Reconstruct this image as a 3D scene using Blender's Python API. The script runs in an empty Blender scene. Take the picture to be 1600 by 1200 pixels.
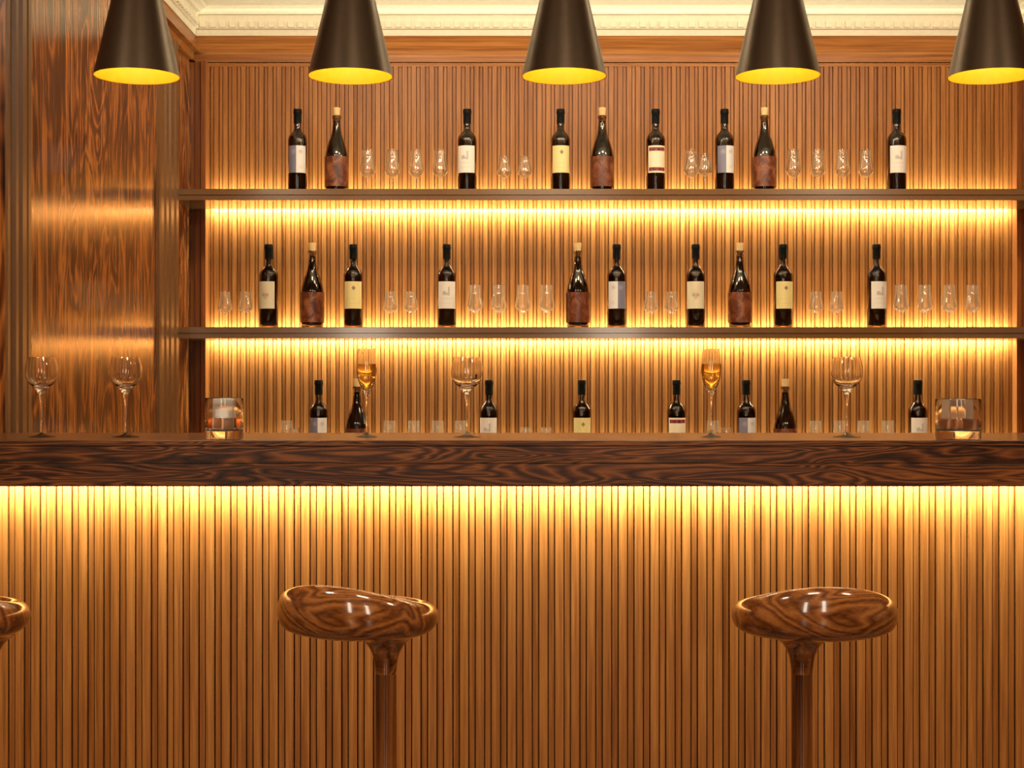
import bpy, math, random
from mathutils import Vector
PI = math.pi
random.seed(4)
S = bpy.context.scene
COL = S.collection
F = 2370.0            # focal length in pixels of the 1600 px wide frame
EYE = 1.2145          # height of the viewpoint


def px(x, Y):
    return (x - 800.0) * Y / F


def pz(y, Y):
    return EYE + (600.0 - y) * Y / F


# ------------------------------------------------------------------ mesh helpers
class MB:
    def __init__(self):
        self.v, self.f, self.uv = [], [], None

    def box(self, x0, x1, y0, y1, z0, z1):
        b = len(self.v)
        self.v += [(x0, y0, z0), (x1, y0, z0), (x1, y1, z0), (x0, y1, z0), (x0, y0, z1), (x1, y0, z1), (x1, y1, z1), (x0, y1, z1)]
        self.f += [tuple(b + i for i in q) for q in ((0, 3, 2, 1), (4, 5, 6, 7), (0, 1, 5, 4), (1, 2, 6, 5), (2, 3, 7, 6), (3, 0, 4, 7))]
        return self

    def lathe(self, prof, n=40, cx=0.0, cy=0.0):
        rings = []
        for r, z in prof:
            if r < 1e-6:
                rings.append([len(self.v)])
                self.v.append((cx, cy, z))
            else:
                rings.append(list(range(len(self.v), len(self.v) + n)))
                self.v += [(cx + r * math.cos(2 * PI * k / n), cy + r * math.sin(2 * PI * k / n), z) for k in range(n)]
        for a, b in zip(rings, rings[1:]):
            for k in range(n):
                k2 = (k + 1) % n
                if len(a) == 1 and len(b) == 1:
                    continue
                if len(a) == 1:
                    self.f.append((a[0], b[k2], b[k]))
                elif len(b) == 1:
                    self.f.append((a[k], a[k2], b[0]))
                else:
                    self.f.append((a[k], a[k2], b[k2], b[k]))
        return self

    def sweep(self, path, prof, normals_in, cap=True):
        """profile of (d, z) carried along a path of (x, y) with mitred corners; d goes along the inward normal of each leg"""
        rows = []
        m = len(path)
        for i, (x, y) in enumerate(path):
            n1 = Vector(normals_in[max(0, i - 1)])
            n2 = Vector(normals_in[min(i, m - 2)])
            k = (n1 + n2) / (1.0 + n1.dot(n2))
            row = []
            for d, z in prof:
                row.append(len(self.v))
                self.v.append((x + k.x * d, y + k.y * d, z))
            rows.append(row)
        for a, b in zip(rows, rows[1:]):
            for j in range(len(prof) - 1):
                self.f.append((a[j], b[j], b[j + 1], a[j + 1]))
        return self

    def build(self, name, mat, parent=None, smooth=True, angle=35, bevel=0, subsurf=0):
        me = bpy.data.meshes.new(name)
        me.from_pydata(self.v, [], self.f)
        me.validate()
        if self.uv:
            uvl = me.uv_layers.new(name='UVMap')
            for lp in me.loops:
                uvl.data[lp.index].uv = self.uv[lp.vertex_index]
        if smooth:
            for p in me.polygons:
                p.use_smooth = True
            if not subsurf:
                me.set_sharp_from_angle(angle=math.radians(angle))
        me.update()
        o = bpy.data.objects.new(name, me)
        COL.objects.link(o)
        if mat:
            me.materials.append(mat)
        if parent:
            o.parent = parent
        if bevel:
            b = o.modifiers.new('edge', 'BEVEL')
            b.width = bevel
            b.segments = 2
            b.limit_method = 'ANGLE'
            b.angle_limit = math.radians(40)
        if subsurf:
            s = o.modifiers.new('sub', 'SUBSURF')
            s.levels = subsurf
            s.render_levels = subsurf
        return o


def recalc(o):
    import bmesh
    bm = bmesh.new()
    bm.from_mesh(o.data)
    bmesh.ops.recalc_face_normals(bm, faces=bm.faces)
    bm.to_mesh(o.data)
    bm.free()
    return o


def empty(name, loc=(0, 0, 0), rz=0.0):
    o = bpy.data.objects.new(name, None)
    COL.objects.link(o)
    o.location = loc
    o.rotation_euler = (0, 0, rz)
    o.empty_display_size = 0.05
    return o


def tag(o, label=None, cat=None, group=None, kind=None):
    if label:
        o['label'] = label
    if cat:
        o['category'] = cat
    if group:
        o['group'] = group
    if kind:
        o['kind'] = kind
    return o


def children(o):
    return [c for c in bpy.data.objects if c.parent == o]


def copy_tree(o, parent=None):
    c = o.copy()
    COL.objects.link(c)
    if parent:
        c.parent = parent
    for ch in children(o):
        copy_tree(ch, c)
    return c


# ------------------------------------------------------------------ material helpers
def new_mat(name):
    m = bpy.data.materials.new(name)
    m.use_nodes = True
    nt = m.node_tree
    nt.nodes.clear()
    out = nt.nodes.new('ShaderNodeOutputMaterial')
    return m, nt, out


def node(nt, kind, **kw):
    n = nt.nodes.new(kind)
    for k, v in kw.items():
        setattr(n, k, v)
    return n


def setin(nt, n, key, v):
    if hasattr(v, 'is_output') or isinstance(v, bpy.types.NodeSocket):
        nt.links.new(v, n.inputs[key])
    else:
        n.inputs[key].default_value = v


def math_n(nt, op, a, b=0.0, clamp=False):
    n = node(nt, 'ShaderNodeMath', operation=op, use_clamp=clamp)
    setin(nt, n, 0, a)
    setin(nt, n, 1, b)
    return n.outputs[0]


def mixc(nt, fac, a, b, mode='MIX'):
    n = node(nt, 'ShaderNodeMix', data_type='RGBA', blend_type=mode)
    setin(nt, n, 0, fac)
    setin(nt, n, 6, a)
    setin(nt, n, 7, b)
    return n.outputs[2]


def rgb(r, g, b):
    return (r, g, b, 1.0)


def ramp(nt, fac, stops, interp='LINEAR'):
    n = node(nt, 'ShaderNodeValToRGB')
    n.color_ramp.interpolation = interp
    el = n.color_ramp.elements
    while len(el) < len(stops):
        el.new(0.5)
    for e, (p, c) in zip(el, stops):
        e.position = p
        e.color = c
    setin(nt, n, 0, fac)
    return n.outputs[0]


def noise(nt, vec, scale, detail=2.0, rough=0.5, dist=0.0):
    n = node(nt, 'ShaderNodeTexNoise')
    setin(nt, n, 'Vector', vec)
    n.inputs['Scale'].default_value = scale
    n.inputs['Detail'].default_value = detail
    n.inputs['Roughness'].default_value = rough
    n.inputs['Distortion'].default_value = dist
    return n.outputs[0]


def coords(nt, scale=(1, 1, 1), loc=(0, 0, 0), which='Object', rot=(0, 0, 0)):
    tc = node(nt, 'ShaderNodeTexCoord')
    mp = node(nt, 'ShaderNodeMapping')
    mp.inputs['Scale'].default_value = scale
    mp.inputs['Location'].default_value = loc
    mp.inputs['Rotation'].default_value = rot
    nt.links.new(tc.outputs[which], mp.inputs['Vector'])
    return mp.outputs[0]


def principled(nt, out, **kw):
    p = node(nt, 'ShaderNodeBsdfPrincipled')
    for k, v in kw.items():
        setin(nt, p, k.replace('_', ' '), v)
    nt.links.new(p.outputs[0], out.inputs[0])
    return p


def plain(name, col, rough=0.5, metal=0.0, coat=0.0, spec=0.5):
    m, nt, out = new_mat(name)
    v = noise(nt, coords(nt), 60, 2)
    c = mixc(nt, v, rgb(*[x * 0.9 for x in col]), rgb(*[min(1, x * 1.1) for x in col]))
    p = principled(nt, out, Base_Color=c, Roughness=rough, Metallic=metal)
    p.inputs['Coat Weight'].default_value = coat
    p.inputs['Coat Roughness'].default_value = 0.08
    p.inputs['Specular IOR Level'].default_value = spec
    return m


def slat_wood(name, sc=(1, 1, 1), cols=None, rough=0.36):
    """fine straight grain running up each slat"""
    m, nt, out = new_mat(name)
    v1 = coords(nt, (150 * sc[0], 150 * sc[1], 3.0 * sc[2]))
    v2 = coords(nt, (420 * sc[0], 420 * sc[1], 9.0 * sc[2]))
    v3 = coords(nt, (28 * sc[0], 28 * sc[1], 1.1 * sc[2]))
    a = noise(nt, v1, 1.0, 3, 0.55)
    b = noise(nt, v2, 1.0, 2, 0.5)
    c = noise(nt, v3, 1.0, 2, 0.5)
    f = math_n(nt, 'ADD', math_n(nt, 'MULTIPLY', a, 0.5), math_n(nt, 'ADD', math_n(nt, 'MULTIPLY', b, 0.25), math_n(nt, 'MULTIPLY', c, 0.25)))
    cols = cols or (rgb(0.17, 0.053, 0.010), rgb(0.315, 0.114, 0.025), rgb(0.46, 0.192, 0.048))
    colr = ramp(nt, f, [(0.34, cols[0]), (0.5, cols[1]), (0.66, cols[2])])
    p = principled(nt, out, Base_Color=colr, Roughness=rough)
    p.inputs['Specular IOR Level'].default_value = 0.22
    return m


def rosewood(name, sc, dark, mid, light, freq=9.0, rough=0.18, coat=0.3, loc=(0, 0, 0), dist=0.6, base=1.0, rot=(0, 0, 0)):
    """flowing bands of dark figure; sc is small along the grain and large across it"""
    m, nt, out = new_mat(name)
    v = coords(nt, sc, loc, rot=rot)
    big = noise(nt, v, base, 2, 0.45, dist)
    band = math_n(nt, 'MULTIPLY', big, freq)
    band = math_n(nt, 'ADD', band, math_n(nt, 'MULTIPLY', noise(nt, v, base * 6, 3, 0.6), 0.5))
    tri = math_n(nt, 'PINGPONG', band, 0.5)
    tri = math_n(nt, 'MULTIPLY', tri, 2.0)
    fine = noise(nt, coords(nt, tuple(s * 26 if s > 3 else s * 8 for s in sc), loc, rot=rot), 1.0, 3, 0.6)
    blot = noise(nt, v, base * 0.55, 1, 0.5)
    f = math_n(nt, 'ADD', math_n(nt, 'MULTIPLY', tri, 0.42), math_n(nt, 'MULTIPLY', fine, 0.46))
    f = math_n(nt, 'ADD', f, math_n(nt, 'MULTIPLY', math_n(nt, 'SUBTRACT', blot, 0.5), 0.55))
    colr = ramp(nt, f, [(0.14, dark), (0.40, mid), (0.72, light)])
    p = principled(nt, out, Base_Color=colr, Roughness=rough)
    p.inputs['Coat Weight'].default_value = coat
    p.inputs['Coat Roughness'].default_value = 0.06
    return m


def glass(name, col=(1, 1, 1), rough=0.0, ior=1.46):
    m, nt, out = new_mat(name)
    principled(nt, out, Base_Color=rgb(*col), Roughness=rough, IOR=ior, Transmission_Weight=1.0)
    return m


def thin_glass(name, tint=(0.98, 0.97, 0.95)):
    """thin blown glass: passes light straight on, mirrors more towards its edges"""
    m, nt, out = new_mat(name)
    tr = node(nt, 'ShaderNodeBsdfTransparent')
    tr.inputs[0].default_value = rgb(*tint)
    gl = node(nt, 'ShaderNodeBsdfGlossy')
    gl.inputs['Roughness'].default_value = 0.03
    gl.inputs[0].default_value = rgb(1, 1, 1)
    fr = node(nt, 'ShaderNodeLayerWeight')
    fr.inputs[0].default_value = 0.42
    f = math_n(nt, 'ADD', math_n(nt, 'MULTIPLY', fr.outputs['Facing'], 0.26), 0.03)
    f = math_n(nt, 'MAXIMUM', f, math_n(nt, 'MULTIPLY', fr.outputs['Fresnel'], 0.6), True)
    mx = node(nt, 'ShaderNodeMixShader')
    nt.links.new(f, mx.inputs[0])
    nt.links.new(tr.outputs[0], mx.inputs[1])
    nt.links.new(gl.outputs[0], mx.inputs[2])
    df = node(nt, 'ShaderNodeBsdfTranslucent')
    df.inputs[0].default_value = rgb(1, 0.92, 0.70)
    m2 = node(nt, 'ShaderNodeMixShader')
    m2.inputs[0].default_value = 0.045
    nt.links.new(mx.outputs[0], m2.inputs[1])
    nt.links.new(df.outputs[0], m2.inputs[2])
    nt.links.new(m2.outputs[0], out.inputs[0])
    return m


def emitter(name, col, strength):
    m, nt, out = new_mat(name)
    e = node(nt, 'ShaderNodeEmission')
    e.inputs[0].default_value = rgb(*col)
    e.inputs[1].default_value = strength
    nt.links.new(e.outputs[0], out.inputs[0])
    return m


# ------------------------------------------------------------------ materials
M = {}
M['slat'] = slat_wood('slatted walnut')
M['slat_x'] = slat_wood('walnut along the wall', (0.02, 1, 50))
M['slat_dark'] = slat_wood('corner post walnut', cols=(rgb(0.13, 0.04, 0.01), rgb(0.24, 0.076, 0.018), rgb(0.33, 0.12, 0.032)), rough=0.3)
def panel_wood():
    m, nt, out = new_mat('rosewood panel')
    big = noise(nt, coords(nt, (4.6, 4.6, 1.35), (0.3, 0.8, 0.2)), 1.0, 3, 0.5, 0.9)
    tri = math_n(nt, 'PINGPONG', math_n(nt, 'MULTIPLY', big, 11.0), 0.5)
    tri = math_n(nt, 'MULTIPLY', tri, 2.0)
    fine = noise(nt, coords(nt, (120, 120, 2.6)), 1.0, 3, 0.7, 0.4)
    mid = noise(nt, coords(nt, (15, 15, 1.0)), 1.0, 2, 0.5, 0.8)
    f = math_n(nt, 'ADD', math_n(nt, 'MULTIPLY', tri, 0.22), math_n(nt, 'MULTIPLY', fine, 0.75))
    f = math_n(nt, 'ADD', f, math_n(nt, 'MULTIPLY', mid, 0.45))
    c = ramp(nt, f, [(0.55, rgb(0.016, 0.004, 0.002)), (0.68, rgb(0.14, 0.038, 0.008)), (0.84, rgb(0.40, 0.140, 0.028))])
    p = principled(nt, out, Base_Color=c, Roughness=0.17)
    p.inputs['Specular IOR Level'].default_value = 0.42
    return m


M['panel'] = panel_wood()
M['counter'] = rosewood('rosewood counter', (2.4, 16.0, 24.0), rgb(0.009, 0.0028, 0.0014), rgb(0.075, 0.021, 0.0055), rgb(0.26, 0.085, 0.020), freq=15.0, rough=0.38, coat=0.0, dist=0.7)
M['counter'].node_tree.nodes['Principled BSDF'].inputs['Specular IOR Level'].default_value = 0.25
M['countertop'] = rosewood('rosewood counter top', (1.5, 9.0, 13.0), rgb(0.05, 0.017, 0.006), rgb(0.12, 0.04, 0.012), rgb(0.22, 0.085, 0.024), freq=9.0, rough=0.30, coat=0.3, dist=0.9)  # lighter base than the edge boards paints in the golden wall reflection
M['stool'] = rosewood('polished stool wood', (3.2, 5.0, 9.0), rgb(0.022, 0.006, 0.002), rgb(0.17, 0.050, 0.011), rgb(0.38, 0.140, 0.034), freq=13.0, rough=0.15, coat=0.8, dist=1.2, base=1.1)
M['pole'] = rosewood('polished pole wood', (40.0, 40.0, 1.2), rgb(0.03, 0.008, 0.003), rgb(0.19, 0.060, 0.015), rgb(0.33, 0.12, 0.030), freq=2.0, rough=0.14, coat=0.35)
M['trim'] = plain('satin brown lacquer', (0.17, 0.080, 0.028), rough=0.34, coat=0.0, spec=0.3)
M['shelf'] = plain('shelf lacquer', (0.17, 0.080, 0.026), rough=0.18, coat=0.35)
M['cream'] = plain('cream plaster', (0.80, 0.73, 0.55), rough=0.6)
M['ceil'] = plain('ceiling paint', (0.86, 0.79, 0.60), rough=0.8)
M['rear'] = plain('warm wall paint', (0.55, 0.36, 0.2), rough=0.7)
M['floor'] = rosewood('floor boards', (1.2, 10.0, 10.0), rgb(0.05, 0.017, 0.006), rgb(0.12, 0.045, 0.016), rgb(0.22, 0.09, 0.03), freq=5.0, rough=0.3, coat=0.1)
M['black_metal'] = plain('dark bronze lacquer', (0.115, 0.085, 0.06), rough=0.36, metal=0.9, spec=0.5)
M['gold'] = plain('yellow gilt lining', (0.90, 0.52, 0.006), rough=0.6)
M['cord'] = plain('black cord', (0.01, 0.01, 0.01), rough=0.6)
M['bulb'] = emitter('warm bulb', (1.0, 0.82, 0.5), 3.0)
M['led'] = emitter('led strip', (1.0, 0.74, 0.38), 4.0)
M['bottle_glass'] = glass('brown bottle glass', (0.42, 0.29, 0.17), ior=1.45)
M['wine'] = plain('dark wine', (0.010, 0.0035, 0.003), rough=0.08)
M['capsule'] = plain('black capsule foil', (0.005, 0.0055, 0.0045), rough=0.5, spec=0.12)
M['cork'] = plain('natural cork', (0.72, 0.50, 0.22), rough=0.8)
M['thin'] = thin_glass('thin tasting glass')
M['crystal'] = glass('crystal', (1.0, 0.99, 0.97), ior=1.45)
M['champagne'] = glass('champagne', (1.0, 0.72, 0.20), ior=1.33)
M['whiskey'] = glass('whiskey', (1.0, 0.98, 0.95), ior=1.36)
_nt = M['whiskey'].node_tree
_va = node(_nt, 'ShaderNodeVolumeAbsorption')
_va.inputs[0].default_value = rgb(0.70, 0.33, 0.06)
_va.inputs[1].default_value = 62.0
_nt.links.new(_va.outputs[0], _nt.nodes['Material Output'].inputs['Volume'])


def ice_mat(tw=0.55):
    m, nt, out = new_mat('ice')
    p = principled(nt, out, Base_Color=rgb(1, 0.99, 0.95), Roughness=0.06, IOR=1.5, Transmission_Weight=tw)
    return m


M['ice'] = ice_mat()  # milky white stands in for a bright window mirrored in the cube
M['ice_clear'] = ice_mat(0.88)


# ---- label papers, drawn in the label's own uv
def uvsep(nt):
    tc = node(nt, 'ShaderNodeTexCoord')
    sp = node(nt, 'ShaderNodeSeparateXYZ')
    nt.links.new(tc.outputs['UV'], sp.inputs[0])
    return sp.outputs[0], sp.outputs[1], tc.outputs['UV']


def step(nt, x, e, soft):
    n = node(nt, 'ShaderNodeMapRange', interpolation_type='SMOOTHSTEP')
    setin(nt, n, 0, x)
    n.inputs[1].default_value = e - soft
    n.inputs[2].default_value = e + soft
    return n.outputs[0]


def rect(nt, u, v, u0, u1, v0, v1, s=0.02):
    a = math_n(nt, 'MULTIPLY', step(nt, u, u0, s), math_n(nt, 'SUBTRACT', 1.0, step(nt, u, u1, s)))
    b = math_n(nt, 'MULTIPLY', step(nt, v, v0, s), math_n(nt, 'SUBTRACT', 1.0, step(nt, v, v1, s)))
    return math_n(nt, 'MULTIPLY', a, b)


def blob(nt, u, v, cu, cv, r, s, asp=1.4):
    du = math_n(nt, 'SUBTRACT', u, cu)
    dv = math_n(nt, 'MULTIPLY', math_n(nt, 'SUBTRACT', v, cv), asp)
    d = math_n(nt, 'SQRT', math_n(nt, 'ADD', math_n(nt, 'MULTIPLY', du, du), math_n(nt, 'MULTIPLY', dv, dv)))
    return math_n(nt, 'SUBTRACT', 1.0, step(nt, d, r, s))


def diamond(nt, u, v, cu, cv, r, s, asp=0.85):
    du = math_n(nt, 'ABSOLUTE', math_n(nt, 'SUBTRACT', u, cu))
    dv = math_n(nt, 'MULTIPLY', math_n(nt, 'ABSOLUTE', math_n(nt, 'SUBTRACT', v, cv)), asp)
    return math_n(nt, 'SUBTRACT', 1.0, step(nt, math_n(nt, 'ADD', du, dv), r, s))


def label_mat(kind):
    m, nt, out = new_mat('label paper ' + kind)
    u, v, uv = uvsep(nt)
    if kind in ('blue', 'blue_flip'):
        uu = u if kind == 'blue' else math_n(nt, 'SUBTRACT', 1.0, u)
        c = mixc(nt, step(nt, uu, 0.47, 0.015), rgb(0.20, 0.19, 0.27), rgb(0.80, 0.77, 0.74))
        c = mixc(nt, math_n(nt, 'MULTIPLY', blob(nt, uu, v, 0.32, 0.78, 0.10, 0.12), 0.6), c, rgb(0.42, 0.40, 0.42))
        c = mixc(nt, math_n(nt, 'MULTIPLY', blob(nt, uu, v, 0.70, 0.78, 0.08, 0.10), 0.7), c, rgb(0.42, 0.38, 0.36))
        c = mixc(nt, math_n(nt, 'MULTIPLY', blob(nt, uu, v, 0.72, 0.22, 0.06, 0.12), 0.5), c, rgb(0.62, 0.52, 0.30))
    elif kind == 'sketch':
        c = rgb(0.84, 0.78, 0.70)
        k = math_n(nt, 'MAXIMUM', rect(nt, u, v, 0.28, 0.46, 0.50, 0.64, 0.03), rect(nt, u, v, 0.55, 0.63, 0.48, 0.80, 0.03))
        k = math_n(nt, 'MAXIMUM', k, rect(nt, u, v, 0.44, 0.58, 0.50, 0.58, 0.03))
        c = mixc(nt, math_n(nt, 'MULTIPLY', k, 0.62), c, rgb(0.30, 0.26, 0.27))
        t = math_n(nt, 'MULTIPLY', rect(nt, u, v, 0.2, 0.8, 0.35, 0.385, 0.015), 0.25)
        t = math_n(nt, 'MAXIMUM', t, math_n(nt, 'MULTIPLY', rect(nt, u, v, 0.2, 0.75, 0.20, 0.22, 0.012), 0.2))
        c = mixc(nt, t, c, rgb(0.4, 0.34, 0.3))
    elif kind == 'yellow':
        c = rgb(0.82, 0.68, 0.30)
        k = diamond(nt, u, v, 0.53, 0.76, 0.10, 0.02, 1.1)
        k2 = noise(nt, uv, 30, 1)
        c = mixc(nt, math_n(nt, 'MULTIPLY', k, math_n(nt, 'ADD', math_n(nt, 'MULTIPLY', k2, 0.6), 0.45), True), c, rgb(0.10, 0.07, 0.03))
        t = math_n(nt, 'MAXIMUM', rect(nt, u, v, 0.15, 0.72, 0.36, 0.37, 0.012), rect(nt, u, v, 0.3, 0.9, 0.19, 0.20, 0.012))
        c = mixc(nt, math_n(nt, 'MULTIPLY', t, 0.28), c, rgb(0.35, 0.24, 0.06))
    elif kind == 'red':
        c = rgb(0.86, 0.76, 0.54)
        n3 = noise(nt, coords(nt, (7, 3, 1), which='UV'), 1.0, 2)
        redc = ramp(nt, n3, [(0.38, rgb(0.06, 0.006, 0.006)), (0.6, rgb(0.40, 0.03, 0.035))])
        k = math_n(nt, 'MAXIMUM', rect(nt, u, v, 0.06, 0.95, 0.80, 0.935, 0.02), rect(nt, u, v, 0.06, 0.95, 0.065, 0.20, 0.02))
        c = mixc(nt, k, c, redc)
    elif kind == 'blot':
        c = rgb(0.76, 0.67, 0.46)
        c = mixc(nt, math_n(nt, 'MULTIPLY', blob(nt, u, v, 0.45, 0.60, 0.10, 0.20), 0.5), c, rgb(0.52, 0.42, 0.26))
        c = mixc(nt, math_n(nt, 'MULTIPLY', blob(nt, u, v, 0.42, 0.50, 0.07, 0.10), 0.75), c, rgb(0.22, 0.20, 0.12))
        c = mixc(nt, math_n(nt, 'MULTIPLY', blob(nt, u, v, 0.60, 0.50, 0.08, 0.09), 0.8), c, rgb(0.52, 0.14, 0.08))
        c = mixc(nt, math_n(nt, 'MULTIPLY', blob(nt, u, v, 0.52, 0.40, 0.06, 0.09), 0.6), c, rgb(0.30, 0.24, 0.15))
    else:  # marbled brown wrap of the corked bottles
        vv = coords(nt, (5.0, 1.6, 1), which='UV', rot=(0, 0, 0.7))
        n1 = noise(nt, vv, 1.6, 4, 0.6, 0.8)
        c = ramp(nt, n1, [(0.30, rgb(0.045, 0.010, 0.004)), (0.47, rgb(0.14, 0.032, 0.010)), (0.60, rgb(0.26, 0.085, 0.035)), (0.74, rgb(0.42, 0.15, 0.02))])
    principled(nt, out, Base_Color=c, Roughness=0.5 if kind != 'marble' else 0.35)
    return m


LAB = {k: label_mat(k) for k in ('blue', 'blue_flip', 'sketch', 'yellow', 'red', 'blot', 'marble')}

# ------------------------------------------------------------------ the setting
YW = 5.70
XL, XR = -1.2025, 1.946
YF = 3.60                       # where the side walls end in front
CEIL = 2.72

# back wall: square-cut vertical slats, one mesh
def slatted(x0, x1, ys, depth, start, period, width, z0, z1, yback):
    mb = MB()
    pts = [(x0, ys + depth)]
    k = math.ceil((x0 + 0.003 - start) / period)
    while start + k * period + width + 0.003 < x1:
        a = start + k * period
        b = a + width
        q, qd = 0.0029, 0.020
        pts += [(a - q, ys + depth), (a - q, ys + qd), (a, ys + qd), (a, ys), (b, ys), (b, ys + qd), (b + q, ys + qd), (b + q, ys + depth)]
        k += 1
    pts.append((x1, ys + depth))
    for (xa, ya), (xb, yb) in zip(pts, pts[1:]):
        i = len(mb.v)
        mb.v += [(xa, ya, z0), (xb, yb, z0), (xb, yb, z1), (xa, ya, z1)]
        mb.f.append((i, i + 1, i + 2, i + 3))
    mb.box(x0, x1, ys + 0.0245, yback, z0, z1)
    return mb


w = slatted(XL, XR, YW, 0.0045, px(334.5, YW), 14.02 * YW / F, 7.2 * YW / F, 0.0, 2.50, YW + 0.16)
wb = w.build('wall_back', M['slat'], smooth=False)
tag(wb, 'slatted brown wood back wall glowing behind the bottle shelves', 'wall', kind='structure')

rail = MB().box(XL, XR, YW - 0.004, YW + 0.02, pz(104, YW), pz(98.7, YW))
tag(rail.build('trim_1', M['slat_x'], smooth=False, bevel=0.001), 'thin wooden rail closing the tops of the back wall slats', 'trim', kind='structure')

path = [(XL, YF), (XL, YW), (XR, YW), (XR, YF)]
nin = [(1, 0), (0, -1), (-1, 0)]


def dz(d, y):
    return (d, pz(y, YW - d))


crown = [(0.0, pz(97, YW)), dz(0.012, 96.8), dz(0.016, 96), dz(0.017, 85), dz(0.024, 83.5), dz(0.037, 82), dz(0.037, 79.5), dz(0.034, 74), dz(0.027, 67), dz(0.021, 62), dz(0.018, 58), dz(0.014, 52), (0.0, pz(52, YW))]
c = MB().sweep(path, crown, nin).build('trim_2', M['slat_x'], angle=30)
tag(c, 'varnished wooden crown moulding running above the slats', 'trim', kind='structure')

corn = [(0.0, pz(56.2, YW)), dz(0.020, 56), dz(0.021, 55), dz(0.021, 46.5), dz(0.030, 45), dz(0.031, 43.5), dz(0.031, 23.5), dz(0.045, 21.5),
        dz(0.048, 17.5), dz(0.058, 14), dz(0.066, 12.5), dz(0.068, 8.5), dz(0.085, 6.5), dz(0.10, 3), dz(0.125, -3), dz(0.155, -7), dz(0.175, -8.5), (0.176, CEIL), (0.0, CEIL)]
mb = MB().sweep(path, corn, nin)
per, wd = 15.25 * (YW - 0.03) / F, 9.0 * (YW - 0.03) / F
zz0, zz1 = pz(42.2, YW - 0.04), pz(33.2, YW - 0.04)
x = px(312.5, YW - 0.04)
while x < XR - 0.05:
    mb.box(x, x + wd, YW - 0.042, YW - 0.02, zz0, zz1)
    x += per
y = YW - 0.075
while y > YF:
    mb.box(XL + 0.02, XL + 0.042, y - wd, y, zz0, zz1)
    mb.box(XR - 0.042, XR - 0.02, y - wd, y, zz0, zz1)
    y -= per
tag(mb.build('trim_3', M['cream'], angle=30), 'cream plaster cornice with a row of small dentil blocks', 'trim', kind='structure')

X0R, X1R, Y0R = -3.2, 3.6, -2.6
tag(MB().box(X0R, X1R, Y0R, YW + 0.16, CEIL, CEIL + 0.1).build('ceiling', M['ceil'], smooth=False), 'plain cream ceiling above the cornice', 'ceiling', kind='structure')
tag(MB().box(X0R, X1R, Y0R, YW + 0.16, -0.1, 0.0).build('floor', M['floor'], smooth=False), 'dark wooden floor under the bar', 'floor', kind='structure')
tag(MB().box(XL - 0.12, XL, YF, YW + 0.16, 0.0, 2.60).build('wall_left', M['panel'], smooth=False), 'polished rosewood panelled side wall with flowing dark grain', 'wall', kind='structure')
tag(MB().box(XR, XR + 0.12, YF, YW + 0.16, 0.0, 2.60).build('wall_right', M['slat_dark'], smooth=False), 'rosewood side wall closing the far end of the shelves', 'wall', kind='structure')
tag(MB().box(X0R, XL - 0.12, YF, YF + 0.1, 0.0, CEIL).build('wall_pier_left', M['slat_dark'], smooth=False), 'brown pier beside the rosewood wall', 'wall', kind='structure')
tag(MB().box(XR + 0.12, X1R, YF, YF + 0.1, 0.0, CEIL).build('wall_pier_right', M['slat_dark'], smooth=False), 'brown pier beyond the shelf recess', 'wall', kind='structure')
tag(MB().box(X0R - 0.1, X0R, Y0R, YF, 0.0, CEIL).build('wall_room_left', M['rear'], smooth=False), 'warm painted room wall', 'wall', kind='structure')
tag(MB().box(X1R, X1R + 0.1, Y0R, YF, 0.0, CEIL).build('wall_room_right', M['rear'], smooth=False), 'warm painted room wall opposite', 'wall', kind='structure')
tag(MB().box(X0R, X1R, Y0R - 0.1, Y0R, 0.0, CEIL).build('wall_front', M['rear'], smooth=False), 'warm painted wall facing the bar', 'wall', kind='structure')


# fluted pilaster strips on the side walls; profile is (distance along Y, protrusion)
def pilaster(name, xw, sgn, ya, yb, steps, label):
    mb = MB()
    pts = [(ya, 0.0)] + [(ya + (yb - ya) * t, e) for t, e in steps] + [(yb, 0.0)]
    for (y0, e0), (y1, e1) in zip(pts, pts[1:]):
        i = len(mb.v)
        mb.v += [(xw + sgn * e0, y0, 0.0), (xw + sgn * e1, y1, 0.0), (xw + sgn * e1, y1, 2.425), (xw + sgn * e0, y0, 2.425)]
        mb.f.append((i, i + 1, i + 2, i + 3))
    o = mb.build(name, M['trim'], smooth=False)
    return tag(o, label, 'trim', kind='structure')


flute = [(0.0, 0.010), (0.05, 0.014), (0.20, 0.014), (0.23, 0.008), (0.27, 0.008), (0.30, 0.016), (0.44, 0.016), (0.47, 0.009), (0.51, 0.009), (0.54, 0.018), (0.72, 0.018), (0.75, 0.012), (0.79, 0.012), (0.82, 0.020), (0.97, 0.020), (1.0, 0.014)]
pilaster('trim_4', XL, 1, 5.13, 5.392, flute, 'fluted brown pilaster strip where the shelves begin')
pilaster('trim_5', XL, 1, YF, 3.77, [(0.0, 0.006), (0.10, 0.006), (0.13, 0.002), (0.22, 0.002), (0.25, 0.012), (0.36, 0.012), (0.40, 0.004), (0.47, 0.004), (0.5, 0.014), (0.68, 0.014), (0.71, 0.006), (0.76, 0.006), (0.8, 0.012), (0.93, 0.012), (0.96, 0.004)], 'fluted brown pilaster strip ending the rosewood panel')
pilaster('trim_6', XR, -1, 5.13, 5.392, flute, 'fluted brown pilaster strip at the far end of the shelves')


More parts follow.
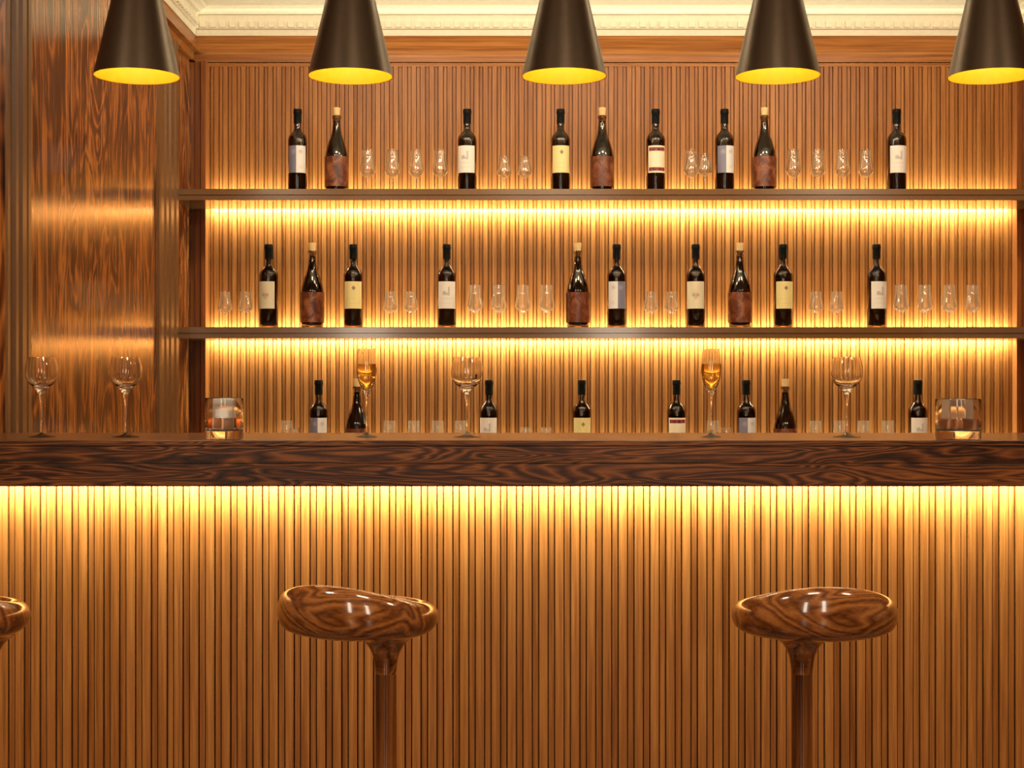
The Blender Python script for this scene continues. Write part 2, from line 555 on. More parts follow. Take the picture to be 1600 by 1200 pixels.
def post(name, x_in, x_out, label):
    s = 1 if x_out > x_in else -1
    L = abs(x_out - x_in)
    prof = [(0.0, 0.018), (0.27, 0.018), (0.30, 0.030), (0.60, 0.030), (0.66, 0.022), (0.72, 0.052), (1.0, 0.052), (1.0, -0.02)]
    mb = MB()
    for (t0, e0), (t1, e1) in zip(prof, prof[1:]):
        i = len(mb.v)
        xa, xb = x_in + s * L * t0, x_in + s * L * t1
        mb.v += [(xa, YW - e0, 0.0), (xb, YW - e1, 0.0), (xb, YW - e1, 2.42), (xa, YW - e0, 2.42)]
        mb.f.append((i, i + 1, i + 2, i + 3))
    tag(mb.build(name, M['slat_dark'], smooth=False), label, 'trim', kind='structure')


XPL, XPR = px(321, YW - 0.052), px(1589, YW - 0.052)
post('trim_7', XL, XPL, 'dark moulded corner post beside the rosewood wall')
post('trim_8', XR, XPR, 'dark moulded corner post at the far end of the slats')

# ------------------------------------------------------------------ lights
def area(name, loc, sx, sy, power, col, aim, spread=180):
    l = bpy.data.lights.new(name, 'AREA')
    l.shape = 'RECTANGLE'
    l.size, l.size_y = sx, sy
    l.energy = power
    l.color = col
    l.spread = math.radians(spread)
    o = bpy.data.objects.new(name, l)
    COL.objects.link(o)
    o.location = loc
    o.rotation_euler = Vector(aim).to_track_quat('-Z', 'Y').to_euler()
    return o


LED = (1.0, 1.02, 0.78)
XM, LW = (XPL + XPR) / 2, (XPR - XPL) - 0.02


def led_bar(name, xm, Y, z, length, power, up, tilt):
    # long side along X: rotate about X only so the rectangle stays along the shelf
    o = area(name, (xm, Y, z), length, 0.012, power, LED, (0, 0, -1))
    o.rotation_euler = (math.radians(180 - tilt) if up else math.radians(tilt), 0, 0)
    return o


# ------------------------------------------------------------------ shelves
YS = 5.377                       # front face of the shelves
SLOT = 0.05
P_DOWN, P_UP = 20.0, 11.0


def shelf(ztop, zbot, label, pd, pu):
    r = empty('wall_shelf', (0, YS, zbot))
    r.location = (XM, YS, zbot)
    t = ztop - zbot
    a, b = XL + 0.001 - XM, XR - 0.001 - XM
    D = YW - SLOT - YS
    o = MB().box(a, b, 0, D, t * 0.45, t).build('shelf_board', M['shelf'], r, bevel=0.0015)
    o = MB().box(a, b, 0.004, D, t * 0.36, t * 0.45).box(a, b, 0.001, D, 0.0, t * 0.36).build('shelf_moulding', M['shelf'], r, smooth=False)
    o = MB().box(XPL + 0.01 - XM, XPR - 0.01 - XM, D, D + 0.004, t * 0.3, t * 0.7).build('light_strip', M['led'], r, smooth=False)
    tag(o, 'warm glowing light strip along the rear edge')
    tag(r, label, 'shelf', 'bottle shelves on the slatted wall')
    led_bar('shelf_led_down', XM, YW - SLOT * 0.55, zbot + 0.010, LW, pd, False, 32)
    led_bar('shelf_led_up', XM, YW - SLOT * 0.55, ztop - 0.006, LW, pu, True, 30)
    return r


ZU, ZUB = pz(295, YS), pz(312.7, YS)
ZM, ZMB = pz(511, YS), pz(528.7, YS)
shelf(ZU, ZUB, 'upper brown wall shelf, closest to the ceiling', P_DOWN, P_UP)
shelf(ZM, ZMB, 'lower brown wall shelf, just above the bar glasses', P_DOWN, P_UP)

YB = 5.50                        # where the bottles stand
ZC = pz(725, YB)                 # top of the back counter
r = empty('back_counter', (XM, YS, 0))
a, b = XL + 0.001 - XM, XR - 0.001 - XM
MB().box(a, b, -0.10, YW - SLOT - YS, ZC - 0.04, ZC).build('worktop', M['shelf'], r, bevel=0.002)
MB().box(a, b, -0.06, YW - SLOT - YS - 0.01, 0.0, ZC - 0.041).build('cabinet', M['slat_dark'], r, smooth=False)
tag(r, 'low brown back counter under the shelves, hidden behind the bar', 'counter')
led_bar('counter_led_up', XM, YW - SLOT * 0.55, ZC - 0.006, LW, P_UP, True, 30)

# ------------------------------------------------------------------ the bar
ZT = 1.10
YCF, YCB = 3.08, 3.56
BX0, BX1 = -2.7, 2.9
top = empty('counter_slab', (0, YCF, ZT - 0.094))
h0 = ZT - 0.094
def zc(y): return pz(y, YCF) - h0
MB().box(BX0, BX1, 0.0, YCB - YCF, ZT - h0 - 0.0025, ZT - h0).build('top_board', M['countertop'], top, bevel=0.001)
MB().box(BX0, BX1, 0.0003, YCB - YCF - 0.001, zc(696.2), ZT - h0 - 0.0025).build('top_edge', M['counter'], top, smooth=False)
MB().box(BX0, BX1, 0.006, 0.10, zc(697.6), zc(696.2)).box(BX0, BX1, 0.0005, YCB - YCF - 0.004, zc(723.6), zc(697.6)).build('edge_board', M['counter'], top, bevel=0.0018)
MB().box(BX0, BX1, -0.003, 0.026, zc(760), zc(724.2)).build('apron_board', M['counter'], top, bevel=0.003)
tag(top, 'long dark rosewood bar counter top with glasses standing on it', 'counter top')

YBS = 3.21
base = empty('bar_counter', (0, YBS, 0))
mb = slatted(BX0, BX1, 0.0, 0.0045, px(718.75, YBS), 24.82 * YBS / F, 12.6 * YBS / F, 0.0, zc(723.6) + h0 - 0.001, 0.26)
mb.build('slatted_front', M['slat'], base, smooth=False)
o = MB().box(BX0, BX1, -0.045, -0.0005, zc(723.6) + h0 - 0.009, zc(723.6) + h0 - 0.001).build('light_strip', M['led'], base, smooth=False)
tag(o, 'warm glowing light strip hidden under the counter edge')
tag(base, 'slatted brown wooden bar front lit from under the counter', 'bar')
led_bar('bar_led', 0.0, YBS - 0.042, zc(760) + h0 + 0.008, 5.2, 40.0, False, 55)

# ------------------------------------------------------------------ pendant lamps
YL = 3.35
ZLB = pz(119.5, YL)
lamp = empty('pendant_lamp')
RL = 66.5 * YL / F
ZN = 0.335
RN = 0.0165
th = 0.0018
MB().lathe([(RL, 0.0), (RL - 0.0395 * 1.0, 0.169), (RN, ZN), (RN - 0.004, ZN + 0.004)], 72).build('lamp_shade', M['black_metal'], lamp, angle=60)
MB().lathe([(RL, 0.0), (RL - th, 0.0004), (RL - th - 0.0395, 0.1688), (RN - th, ZN - 0.002), (0, ZN - 0.002)][::-1], 72).build('shade_lining', M['gold'], lamp, angle=60)
lamp_lin = children(lamp)[-1]
tag(lamp_lin, 'bright yellow inner lining')
MB().lathe([(0.0, ZN - 0.006), (RN, ZN - 0.006), (RN, ZN + 0.045), (0.010, ZN + 0.055), (0.0, ZN + 0.055)], 32).build('lamp_cap', M['black_metal'], lamp)
MB().lathe([(0, ZN + 0.05), (0.003, ZN + 0.05), (0.003, CEIL - ZLB), (0, CEIL - ZLB)], 12).build('lamp_cord', M['cord'], lamp)
MB().lathe([(0, CEIL - ZLB - 0.025), (0.045, CEIL - ZLB - 0.022), (0.05, CEIL - ZLB - 0.0005), (0, CEIL - ZLB - 0.0005)], 32).build('ceiling_canopy', M['black_metal'], lamp)
MB().lathe([(0, 0.055), (0.014, 0.06), (0.021, 0.075), (0.021, 0.085), (0.013, 0.105), (0.011, 0.13), (0.011, ZN - 0.01), (0, ZN - 0.01)], 24).build('light_bulb', M['bulb'], lamp)
lamp_labels = ['black cone pendant lamp hanging in front of the rosewood panel', 'black cone pendant lamp hanging above the first corked bottle of the upper shelf',
               'middle black cone pendant lamp, above the yellow-labelled bottle of the upper shelf', 'black cone pendant lamp hanging second from the cut-off lamp',
               'black cone pendant lamp cut off by the edge of the picture']
lamp_labels[3] = 'black cone pendant lamp above the blue-and-white label and third corked bottle'
for i in range(5):
    o = lamp if i == 0 else copy_tree(lamp)
    X = px(214 + 333.75 * i, YL)
    o.location = (X, YL, ZLB)
    tag(o, lamp_labels[i], 'lamp', 'cone pendant lamps over the bar')
    l = bpy.data.lights.new('pendant_light', 'POINT')
    l.energy = 0.4
    l.color = (1.0, 0.80, 0.52)
    l.shadow_soft_size = 0.012
    lo = bpy.data.objects.new('pendant_light', l)
    COL.objects.link(lo)
    lo.location = (X, YL, ZLB + 0.035)

# ------------------------------------------------------------------ stools
def make_stool():
    r = empty('bar_stool')
    R, D = 0.140, 0.098
    n = 48
    rows = []
    mb = MB()
    ZS = 0.821

    def ring(fn):
        row = []
        for k in range(n):
            t = 2 * PI * k / n
            row.append(len(mb.v))
            mb.v.append(fn(t))
        rows.append(row)

    def stemring(rad, z):
        ring(lambda t: (rad * math.cos(t), rad * math.sin(t), ZS + z))

    def back(t):
        return (0.5 * (1 - math.sin(t))) ** 2.2      # 1 towards -Y

    def seatring(cf, s, zf):
        def fn(t):
            rr = R * s
            return (rr * math.cos(t), -D * cf + 0.92 * rr * math.sin(t), ZS + zf(back(t)))
        ring(fn)

    zt = lambda b: 0.024 + 0.044 * b
    stemring(0.0185, -0.112)
    stemring(0.0202, -0.090)
    stemring(0.0250, -0.073)
    stemring(0.0345, -0.058)
    stemring(0.0500, -0.047)
    seatring(0.45, 0.58, lambda b: -0.037)
    seatring(0.8, 0.74, lambda b: -0.029)
    seatring(1.0, 0.90, lambda b: -0.022 + 0.003 * b)
    seatring(1.0, 0.975, lambda b: -0.012 + 0.010 * b)
    seatring(1.0, 1.0, lambda b: 0.003 + 0.020 * b)
    seatring(1.0, 0.965, lambda b: zt(b) - 0.010)
    seatring(1.0, 0.875, lambda b: zt(b) - 0.001)
    seatring(1.0, 0.805, lambda b: zt(b) - 0.001)
    seatring(1.0, 0.73, lambda b: zt(b) - 0.008 - 0.006 * b)
    seatring(1.0, 0.62, lambda b: 0.003 + 0.024 * b)
    seatring(0.95, 0.40, lambda b: 0.001 + 0.003 * b)
    seatring(0.9, 0.16, lambda b: -0.001)
    for a, b in zip(rows, rows[1:]):
        for k in range(n):
            k2 = (k + 1) % n
            mb.f.append((a[k], a[k2], b[k2], b[k]))
    c = len(mb.v)
    mb.v.append((0, -D * 0.9, ZS - 0.002))
    for k in range(n):
        mb.f.append((rows[-1][k], rows[-1][(k + 1) % n], c))
    mb.build('seat', M['stool'], r, subsurf=2)
    MB().lathe([(0, 0.02), (0.0185, 0.02), (0.0185, ZS - 0.110), (0, ZS - 0.110)], 40).build('pole', M['pole'], r)
    MB().lathe([(0, 0), (0.17, 0), (0.175, 0.006), (0.17, 0.012), (0.06, 0.022), (0.026, 0.035), (0.02, 0.06), (0.0, 0.06)], 56).build('base', M['stool'], r, angle=50)
    fr = MB()
    nn, mm = 48, 10
    for i in range(nn):
        a = 2 * PI * i / nn
        for j in range(mm):
            q = 2 * PI * j / mm
            fr.v.append(((0.13 + 0.009 * math.cos(q)) * math.cos(a), (0.13 + 0.009 * math.cos(q)) * math.sin(a), 0.28 + 0.009 * math.sin(q)))
    for i in range(nn):
        for j in range(mm):
            fr.f.append((i * mm + j, ((i + 1) % nn) * mm + j, ((i + 1) % nn) * mm + (j + 1) % mm, i * mm + (j + 1) % mm))
    for a in (0, PI / 2, PI, 1.5 * PI):
        i = len(fr.v)
        ca, sa = math.cos(a), math.sin(a)
        for (rr, s, z) in ((0.017, -.006, .274), (0.125, -.006, .274), (0.125, .006, .274), (0.017, .006, .274), (0.017, -.006, .286), (0.125, -.006, .286), (0.125, .006, .286), (0.017, .006, .286)):
            fr.v.append((rr * ca - s * sa, rr * sa + s * ca, z))
        fr.f += [tuple(i + q for q in f) for f in ((0, 3, 2, 1), (4, 5, 6, 7), (0, 1, 5, 4), (1, 2, 6, 5), (2, 3, 7, 6), (3, 0, 4, 7))]
    fr.build('footrest', M['stool'], r)
    return r


YST = 2.65
stool = make_stool()
for i, (sx, a, lab) in enumerate(((603, -24, 'polished wooden bar stool turned aside, hollow of its seat showing'),
                                  (1253, 1, 'polished wooden bar stool with its arched back facing us'),
                                  (-24, -18, 'polished wooden bar stool mostly outside the picture, only its seat edge showing'))):
    o = stool if i == 0 else copy_tree(stool)
    o.location = (px(sx, YST), YST, 0)
    o.rotation_euler = (0, 0, math.radians(a))
    tag(o, lab, 'bar stool', 'wooden bar stools along the bar front')

# ------------------------------------------------------------------ bottles
def label_patch(r, z0, z1, half, t=0.0006, n=28):
    mb = MB()
    mb.uv = []
    for rr in (r + t, r):
        for k in range(n + 1):
            a = -PI / 2 - half + 2 * half * k / n
            for z, v in ((z0, 0), (z1, 1)):
                mb.v.append((rr * math.cos(a), rr * math.sin(a), z))
                mb.uv.append((k / n, v))
    off = 2 * (n + 1)
    for k in range(n):
        i = 2 * k
        mb.f.append((i, i + 2, i + 3, i + 1))
        mb.f.append((off + i, off + i + 1, off + i + 3, off + i + 2))
        mb.f.append((i, off + i, off + i + 2, i + 2))
        mb.f.append((i + 1, i + 3, off + i + 3, off + i + 1))
    mb.f.append((0, 1, off + 1, off))
    e = 2 * n
    mb.f.append((e, off + e, off + e + 1, e + 1))
    return mb


def shell(outer, inner, n=40):
    """outer profile upwards and inner profile downwards: one closed glass wall"""
    return MB().lathe(outer + inner, n)


WB = 0.0348
wine_outer = [(0, 0.004), (0.026, 0.0015), (0.030, 0.0), (0.0335, 0.003), (WB, 0.008), (WB, 0.186), (0.0345, 0.194), (0.0325, 0.202), (0.028, 0.2105), (0.0215, 0.2175), (0.0165, 0.2225), (0.0142, 0.2285), (0.0135, 0.236), (0.0133, 0.253), (0.0133, 0.296)]
wt = 0.0028
wine_inner = [(0.0095, 0.296), (0.0095, 0.235), (0.0115, 0.2285), (0.0145, 0.221), (0.0195, 0.2145), (0.0258, 0.2075), (0.030, 0.1995), (WB - wt, 0.190), (WB - wt, 0.186), (WB - wt, 0.012), (0.028, 0.008), (0, 0.010)]
wine_fill = [(0, 0.0106), (0.0275, 0.0088), (WB - wt - 0.0004, 0.0128), (WB - wt - 0.0004, 0.189), (0.0295, 0.1990), (0.0252, 0.2068), (0.0190, 0.2138), (0.0140, 0.2206), (0.0111, 0.2283), (0.0091, 0.235), (0.0091, 0.25), (0, 0.2501)]


def wine_bottle(kind):
    r = empty('wine_bottle')
    if 'wg' not in PRO:
        PRO['wg'] = shell(wine_outer, wine_inner).build('bottle_body', M['bottle_glass'], None, angle=50)
        PRO['wf'] = MB().lathe(wine_fill, 36).build('wine', M['wine'], None, angle=50)
        PRO['wc'] = MB().lathe([(0.0134, 0.2515), (0.0143, 0.2515), (0.0143, 0.286), (0.0156, 0.288), (0.0158, 0.2955), (0.0150, 0.2975), (0.0150, 0.3025), (0.0142, 0.304), (0, 0.3042)], 36).build('capsule', M['capsule'], None, angle=50)
        for k, n in (('wg', 0), ('wf', 0), ('wc', 0)):
            PRO[k].parent = r
    else:
        for k in ('wg', 'wf', 'wc'):
            c = PRO[k].copy()
            COL.objects.link(c)
            c.parent = r
    label_patch(WB + 0.0002, 0.0700, 0.168, 1.02).build('paper_label', LAB[kind], r)
    return r


CB = 0.0412
def cork_bottle():
    r = empty('corked_bottle')
    outer = [(0, 0.004), (0.028, 0.0012), (0.034, 0.0), (0.0385, 0.003), (CB - 0.001, 0.010), (CB, 0.022), (CB, 0.128), (0.0402, 0.140), (0.0372, 0.156), (0.0292, 0.1845), (0.0228, 0.2), (0.0186, 0.2136), (0.0158, 0.232), (0.0142, 0.250), (0.0136, 0.268), (0.0160, 0.2705), (0.0165, 0.2760), (0.0150, 0.2808)]
    inner = [(0.0110, 0.2808), (0.0104, 0.25), (0.0128, 0.232), (0.0155, 0.2136), (0.0197, 0.2), (0.0262, 0.1845), (0.0342, 0.156), (0.0374, 0.14), (CB - 0.003, 0.128), (CB - 0.003, 0.014), (0.034, 0.010), (0, 0.012)]
    shell(outer, inner).build('bottle_body', M['bottle_glass'], r, angle=50)
    MB().lathe([(0, 0.0126), (0.0335, 0.0108), (CB - 0.0035, 0.0145), (CB - 0.0035, 0.128), (0.0369, 0.14), (0.0337, 0.156), (0.0257, 0.1845), (0.0192, 0.2), (0.0150, 0.2136), (0.0123, 0.232), (0.0099, 0.25), (0.0099, 0.260), (0, 0.2601)], 36).build('wine', M['wine'], r, angle=50)
    label_patch(CB + 0.0012, 0.0206, 0.1294, 3.05, 0.001, 80).build('wrap_label', LAB['marble'], r)
    MB().lathe([(0, 0.262), (0.0103, 0.262), (0.0108, 0.2812), (0.0132, 0.3085), (0.0124, 0.3096), (0, 0.3096)], 28).build('cork_stopper', M['cork'], r, angle=50)
    return r


PRO = {}
made = {}
ZUP, ZMP, ZCP = ZU, ZM, ZC


def put(maker, key, x, Y, z, label, cat, group, rz=0.0):
    if key not in made:
        made[key] = maker()
        o = made[key]
    else:
        o = copy_tree(made[key])
    o.location = (px(x, Y), Y, z)
    o.rotation_euler = (0, 0, math.radians(rz))
    tag(o, label, cat, group)
    return o


def wine(kind, x, z, label, rz=0.0, Y=YB):
    return put(lambda: wine_bottle(kind), 'w_' + kind, x, Y, z, label, 'bottle', 'wine bottles behind the bar', rz)


def corked(x, z, label, rz=0.0):
    return put(cork_bottle, 'corked', x, YB, z, label, 'bottle', 'corked bottles behind the bar', rz)


# upper shelf
wine('blue', 465, ZUP, 'wine bottle with blue and white label, first on the upper shelf from the rosewood panel', 3)
corked(526, ZUP, 'corked bottle with brown label on the upper shelf beside four tasting glasses', 10)
wine('sketch', 730, ZUP, 'wine bottle with white castle sketch label between glass groups, upper shelf', -8)
wine('yellow', 876, ZUP, 'yellow-labelled wine bottle on the upper shelf', 1)
corked(941, ZUP, 'corked bottle on the upper shelf beside the yellow-labelled bottle', 95)
wine('red', 1024.5, ZUP, 'wine bottle with red-banded cream label standing clear on the upper shelf', 4)
wine('blue', 1132, ZUP, 'wine bottle with blue and white label beside crossed glasses, upper shelf', 6)
corked(1194.5, ZUP, 'corked bottle beside the second blue and white label, upper shelf', -105)
wine('sketch', 1401, ZUP, 'wine bottle with castle sketch label, last on the upper shelf', 4)
# lower shelf
wine('blot', 420, ZMP, 'wine bottle with cream blot label turned away beside two small glasses, lower shelf', -14)
corked(488, ZMP, 'first corked bottle on the lower shelf from the rosewood panel', 20)
wine('yellow', 552, ZMP, 'yellow-labelled wine bottle beside the first corked bottle, lower shelf', 4)
wine('sketch', 698, ZMP, 'wine bottle with castle sketch label before four tall glasses, lower shelf', 4)
corked(903, ZMP, 'corked bottle on the lower shelf between four tall glasses and a wine bottle', 110)
wine('blue_flip', 963.5, ZMP, 'wine bottle with mirrored white and blue label, lower shelf', 0)
wine('blot', 1087, ZMP, 'wine bottle with cream blot label facing front, lower shelf', -8)
corked(1156, ZMP, 'corked bottle beside the front-facing blot label, lower shelf', -60)
wine('yellow', 1223.5, ZMP, 'yellow-labelled wine bottle beside two small glasses, lower shelf', 5)
wine('sketch', 1369.5, ZMP, 'wine bottle with castle sketch label turned aside, last on the lower shelf', 14)
# back counter
wine('blue', 498, ZCP, 'half-hidden wine bottle with blue and white label beside the first champagne flute', 4)
corked(558, ZCP, 'corked bottle partly covered by the first champagne flute', 30)
wine('sketch', 764, ZCP, 'half-hidden wine bottle with castle sketch label beside a round wine glass', -6)
wine('yellow', 909, ZCP, 'half-hidden yellow-labelled wine bottle standing alone behind the bar', 2)
wine('red', 1057, ZCP, 'half-hidden wine bottle with red-banded label beside the second champagne flute', 2)
wine('blue', 1166, ZCP, 'half-hidden wine bottle with blue and white label beside a corked bottle', 4)
corked(1227, ZCP, 'half-hidden corked bottle between a wine bottle and four glasses', -40)
wine('sketch', 1434, ZCP, 'half-hidden wine bottle with castle sketch label near the whiskey tumbler', 4)

# ------------------------------------------------------------------ tasting glasses
def tasting(h, rim, wide, zw, zb):
    w = 0.0008
    outer = [(0, 0.0), (0.021, 0.0), (0.0215, 0.001), (0.012, 0.003), (0.004, 0.005), (0.0022, 0.010), (0.0019, zb - 0.008), (0.0034, zb - 0.003),
             (0.011, zb + 0.0025), (wide * 0.72, zb + 0.010), (wide * 0.93, zw - 0.006), (wide, zw), (wide * 0.98, zw + 0.006), (wide * 0.90, zw + 0.018), (rim * 1.06, zw + 0.034), (rim, h - 0.020), (rim, h)]
    inner = [(rim - w, h), (rim - w, h - 0.02), (rim * 1.06 - w, zw + 0.034), (wide * 0.90 - w, zw + 0.018), (wide * 0.98 - w, zw + 0.006), (wide - w, zw), (wide * 0.93 - w, zw - 0.0055), (wide * 0.72 - w, zb + 0.011), (0.010, zb + 0.004), (0, zb + 0.002)]
    return MB().lathe(outer + inner, 36).build('tasting_glass', M['thin'], None, angle=60)


def tall_glass():
    return tasting(0.157, 0.0212, 0.0298, 0.081, 0.057)


def small_glass():
    return tasting(0.133, 0.0192, 0.0272, 0.073, 0.055)


def tall(x, z, label, Y=YB):
    put(tall_glass, 'tall', x, Y, z, label, 'glass', 'tall tasting glasses behind the bar')


def small(x, z, label, Y=YB):
    put(small_glass, 'small', x, Y, z, label, 'glass', 'small tasting glasses behind the bar')


ordn = ['first', 'second', 'third', 'fourth']
for k, x in enumerate((574.5, 613, 650.5, 687.5)):
    tall(x, ZUP, ordn[k] + ' tall tasting glass after the first corked bottle, upper shelf')
for k, x in enumerate((788, 820)):
    small(x, ZUP, ('small tasting glass on the upper shelf nearer the castle sketch label', 'small tasting glass on the upper shelf nearer the yellow label')[k])
tall(1080, ZUP, 'tall glass of the crossed pair, nearer the red-banded bottle, upper shelf')
small(1101, ZUP, 'small glass of the crossed pair, nearer the blue label, upper shelf', YB - 0.055)
for k, x in enumerate((1240, 1278, 1316, 1353)):
    tall(x, ZUP, ordn[k] + ' tall tasting glass after the last corked bottle, upper shelf')
small(351.5, ZMP, 'small tasting glass beside the corner post, lower shelf')
small(384, ZMP, 'small tasting glass next to the turned blot-label bottle, lower shelf')
small(610, ZMP, 'small tasting glass nearer the yellow label of the lower shelf pair')
small(642, ZMP, 'small tasting glass nearer the castle sketch label of the lower shelf pair')
for k, x in enumerate((742, 779, 817, 854)):
    tall(x, ZMP, ordn[k] + ' tall tasting glass after the middle castle sketch bottle, lower shelf')
small(1017, ZMP, 'small tasting glass nearer the mirrored blue label, lower shelf')
small(1049, ZMP, 'small tasting glass nearer the front-facing blot label, lower shelf')
small(1275, ZMP, 'small tasting glass just after the second lower yellow label')
small(1307, ZMP, 'small tasting glass next before the last lower shelf bottle')
for k, x in enumerate((1408, 1445, 1483, 1520)):
    tall(x, ZMP, ordn[k] + ' tall tasting glass after the last bottle, lower shelf')
tall(448, ZCP, 'tall glass rim of the crossed pair beside the pale tumbler, behind the bar')
small(460, ZCP, 'small glass rim of the crossed pair beside the blue label, behind the bar', YB - 0.055)
for k, x in enumerate((609, 646.5, 684, 720)):
    tall(x, ZCP, ordn[k] + ' tall glass rim after the first champagne flute, behind the bar')
small(821, ZCP, 'small glass rim nearer the castle sketch bottle, behind the bar')
small(853, ZCP, 'small glass rim nearer the lone yellow label, behind the bar')
tall(1114, ZCP, 'tall glass rim covered by the second champagne flute stem, behind the bar')
small(1135, ZCP, 'small glass rim between second flute and blue label, behind the bar', YB - 0.055)
for k, x in enumerate((1274, 1312, 1349, 1387)):
    tall(x, ZCP, ordn[k] + ' tall glass rim after the last corked bottle, behind the bar')

# ------------------------------------------------------------------ glasses on the bar
YG = 3.27


def foot_mb(r):
    return MB().lathe([(0, 0.0), (r, 0.0), (r + 0.0004, 0.0008), (r * 0.93, 0.0016), (r * 0.45, 0.0035), (0.0062, 0.0062), (0.0036, 0.0095), (0, 0.0095)], 48)


def wine_glass():
    r = empty('wine_glass')
    foot_mb(0.0300).build('foot', M['crystal'], r, angle=60)
    MB().lathe([(0, 0.0096), (0.0035, 0.0096), (0.0024, 0.016), (0.0021, 0.035), (0.0022, 0.066), (0.0031, 0.0755), (0.0046, 0.084), (0.0064, 0.092), (0, 0.092)], 32).build('stem', M['crystal'], r, angle=60)
    out = [(0, 0.0922), (0.0066, 0.0922), (0.0095, 0.0985), (0.0135, 0.1045), (0.0190, 0.1095), (0.0255, 0.1150), (0.0305, 0.1215), (0.0334, 0.1300), (0.0345, 0.1392), (0.0341, 0.1480), (0.0325, 0.1580), (0.0300, 0.1680), (0.0288, 0.1722)]
    w = 0.0010
    inn = [(0.0279, 0.1722), (0.0291, 0.1680), (0.0315, 0.1580), (0.0330, 0.1480), (0.0334, 0.1392), (0.0323, 0.1300), (0.0293, 0.1222), (0.0242, 0.1162), (0.0175, 0.1112), (0.009, 0.1080), (0, 0.1070)]
    MB().lathe(out + inn, 48).build('bowl', M['crystal'], r, angle=60)
    return r


def flute():
    r = empty('champagne_flute')
    foot_mb(0.0222).build('foot', M['crystal'], r, angle=60)
    MB().lathe([(0, 0.0096), (0.0035, 0.0096), (0.0021, 0.018), (0.0019, 0.040), (0.0020, 0.066), (0.0030, 0.078), (0.0044, 0.088), (0, 0.088)], 32).build('stem', M['crystal'], r, angle=60)
    out = [(0, 0.0882), (0.0046, 0.0882), (0.0072, 0.0965), (0.0118, 0.1060), (0.0168, 0.1165), (0.0200, 0.1270), (0.0216, 0.1380), (0.0220, 0.1470), (0.0213, 0.1600), (0.0196, 0.1760), (0.0177, 0.1905)]
    inn = [(0.0169, 0.1905), (0.0188, 0.1760), (0.0204, 0.1600), (0.0211, 0.1470), (0.0206, 0.1380), (0.0189, 0.1275), (0.0153, 0.1172), (0.0098, 0.1070), (0.004, 0.1015), (0, 0.1005)]
    MB().lathe(out + inn, 48).build('bowl', M['crystal'], r, angle=60)
    q = 0.0003
    o = MB().lathe([(0, 0.1009), (0.0038, 0.1019), (0.0095, 0.1073), (0.0150, 0.1175), (0.0186, 0.1277), (0.0203, 0.1381), (0.0208, 0.1470), (0.02045, 0.1575), (0, 0.1575)], 48).build('champagne', M['champagne'], r, angle=60)
    tag(o, 'golden champagne')
    return r


def tumbler(R, h):
    r = empty('tumbler')
    out = [(0, 0.001), (R - 0.006, 0.0), (R - 0.001, 0.001), (R, 0.004), (R, h - 0.001), (R - 0.0012, h)]
    inn = [(R - 0.0030, h), (R - 0.0042, h - 0.003), (R - 0.0048, h * 0.5), (R - 0.0056, 0.024), (R - 0.010, 0.0185), (0, 0.0172)]
    MB().lathe(out + inn, 64).build('glass_body', M['crystal'], r, angle=50)
    o = MB().lathe([(0, 0.0176), (R - 0.0104, 0.0190), (R - 0.0060, 0.0243), (R - 0.0053, h * 0.52), (0, h * 0.52)], 56).build('whiskey', M['whiskey'], r, angle=50)
    tag(o, 'dark amber whiskey')
    return r


g4 = (('round empty wine glass by the fluted pilaster strip, first on the bar', 65), ('round empty wine glass standing before the rosewood panel', 196.5), ('round empty wine glass at mid-bar beside a castle sketch bottle', 729.5), ('round empty wine glass on the bar between second flute and whiskey tumbler', 1323))
for lab, x in g4:
    put(wine_glass, 'wg', x, YG, ZT, lab, 'wine glass', 'wine glasses on the bar')
for lab, x in (('champagne flute of golden wine covering a corked bottle', 573), ('champagne flute of golden wine beside the red-banded label', 1111)):
    put(flute, 'fl', x, YG, ZT, lab, 'champagne flute', 'champagne flutes on the bar')
YT = 3.145
t1 = tumbler(0.0395, 0.0860)
t1.location = (px(350.5, YT), YT, ZT)
tag(t1, 'whiskey tumbler shining pale white near the corner post', 'tumbler', 'whiskey tumblers on the bar')
t2 = tumbler(0.0460, 0.0840)
t2.location = (px(1497, YT), YT, ZT)
tag(t2, 'amber whiskey tumbler beyond the last wine glass', 'tumbler', 'whiskey tumblers on the bar')


def ice(owner, x, Y, z, s, rz, rx, label, mat):
    o = MB().box(-s, s, -s, s, -0.031, 0.031).build('ice_cube', mat, None, bevel=0.003)
    o.location = (x, Y, z)
    o.rotation_euler = (math.radians(rx), 0, math.radians(rz))
    tag(o, label, 'ice cube', 'ice cubes in the tumblers')
    liq = [c for c in children(owner) if c.name.startswith('whiskey')][0]
    cut = MB().box(-s - 0.0003, s + 0.0003, -s - 0.0003, s + 0.0003, -0.0313, 0.0313).build('cut', None, None, smooth=False)
    cut.location, cut.rotation_euler = o.location, o.rotation_euler
    bo = liq.modifiers.new('hole', 'BOOLEAN')
    bo.operation, bo.object, bo.solver = 'DIFFERENCE', cut, 'EXACT'
    bpy.context.view_layer.update()
    dg = bpy.context.evaluated_depsgraph_get()
    me = bpy.data.meshes.new_from_object(liq.evaluated_get(dg))
    liq.modifiers.clear()
    liq.data = me
    bpy.data.objects.remove(cut)


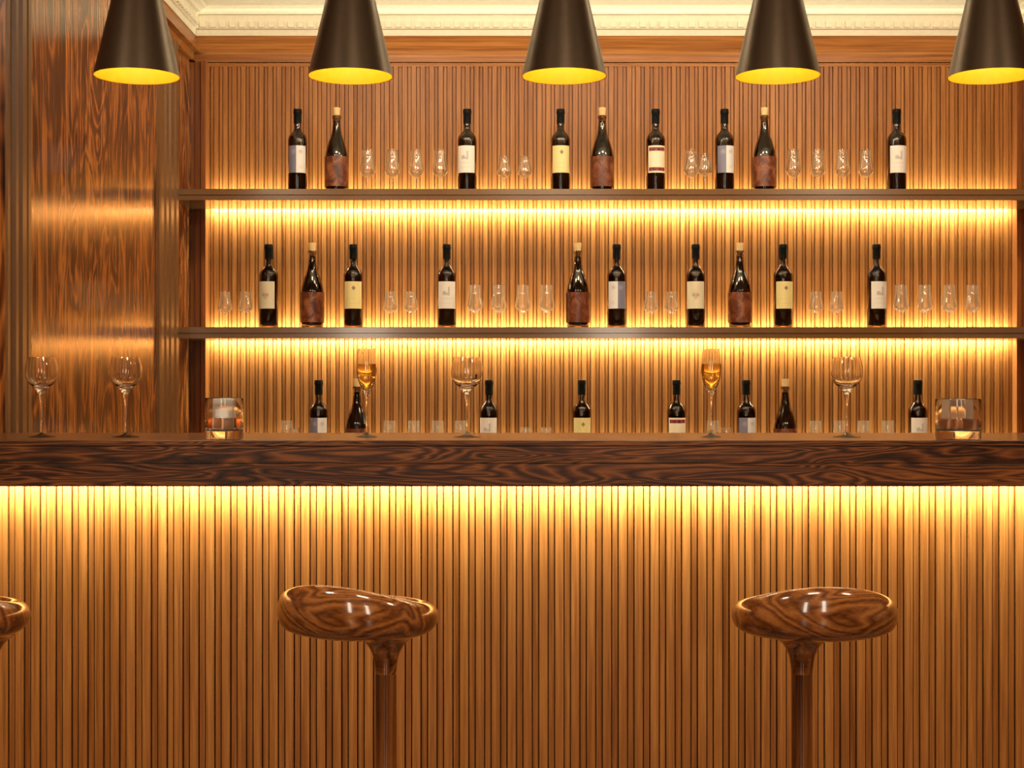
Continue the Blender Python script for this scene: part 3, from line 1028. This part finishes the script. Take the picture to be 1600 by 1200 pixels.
ice(t1, px(351, YT), YT, ZT + 0.0525, 0.0212, 2, 0, 'large ice cube whitened by a painted-in reflection, in the pale tumbler', M['ice'])
ice(t2, px(1496, YT), YT, ZT + 0.0520, 0.0235, 28, 0, 'large clear ice cube in the amber whiskey tumbler', M['ice_clear'])

# ------------------------------------------------------------------ room light
WARM = (1.0, 0.80, 0.55)
area('window_daylight', (-1.3, Y0R + 0.03, 1.55), 0.4, 1.7, 28, (1.0, 0.86, 0.66), (0.1, 1, 0))
area('window_daylight', (0.9, Y0R + 0.03, 1.55), 0.4, 1.7, 28, (1.0, 0.86, 0.66), (-0.1, 1, 0))
for xx in (-1.6, 0.2, 2.0):
    area('ceiling_fill', (xx, 1.4, CEIL - 0.03), 0.5, 0.5, 30, WARM, (0, 0.5, -1))  # unseen fill without fixtures, added as warm ambient light from the front
for xx in (-0.5, 0.37, 1.25):
    area('ceiling_fill', (xx, 4.2, CEIL - 0.03), 0.4, 0.2, 10, WARM, (0, 0.6, -1))  # fill added over the back bar to lift the upper slats
area('cornice_fill', (0.3, 4.2, 2.45), 3.0, 0.1, 20, (1.0, 0.92, 0.74), (0, 0.6, 1))  # upward fill hanging free, added to brighten ceiling and cornice

wd_ = bpy.data.worlds.new('room')
S.world = wd_
wd_.use_nodes = True
bg = wd_.node_tree.nodes['Background']
bg.inputs[0].default_value = rgb(1.0, 0.75, 0.5)
bg.inputs[1].default_value = 0.1

# ------------------------------------------------------------------ camera
cam = bpy.data.cameras.new('camera')
cam.sensor_width = 36.0
cam.lens = 36.0 * F / 1600.0
cam.clip_start = 0.05
co = bpy.data.objects.new('camera', cam)
COL.objects.link(co)
co.location = (0, 0, EYE)
co.rotation_euler = (PI / 2, 0, 0)
S.camera = co

S.view_settings.view_transform = 'Standard'
S.view_settings.look = 'None'
S.view_settings.gamma = 1.0
S.view_settings.exposure = 0.0
S.view_settings.use_curve_mapping = False
cy = S.cycles
cy.max_bounces = 14
cy.transmission_bounces = 12
cy.transparent_max_bounces = 24
cy.diffuse_bounces = 4
cy.glossy_bounces = 6
cy.sample_clamp_indirect = 6.0
cy.use_denoising = True
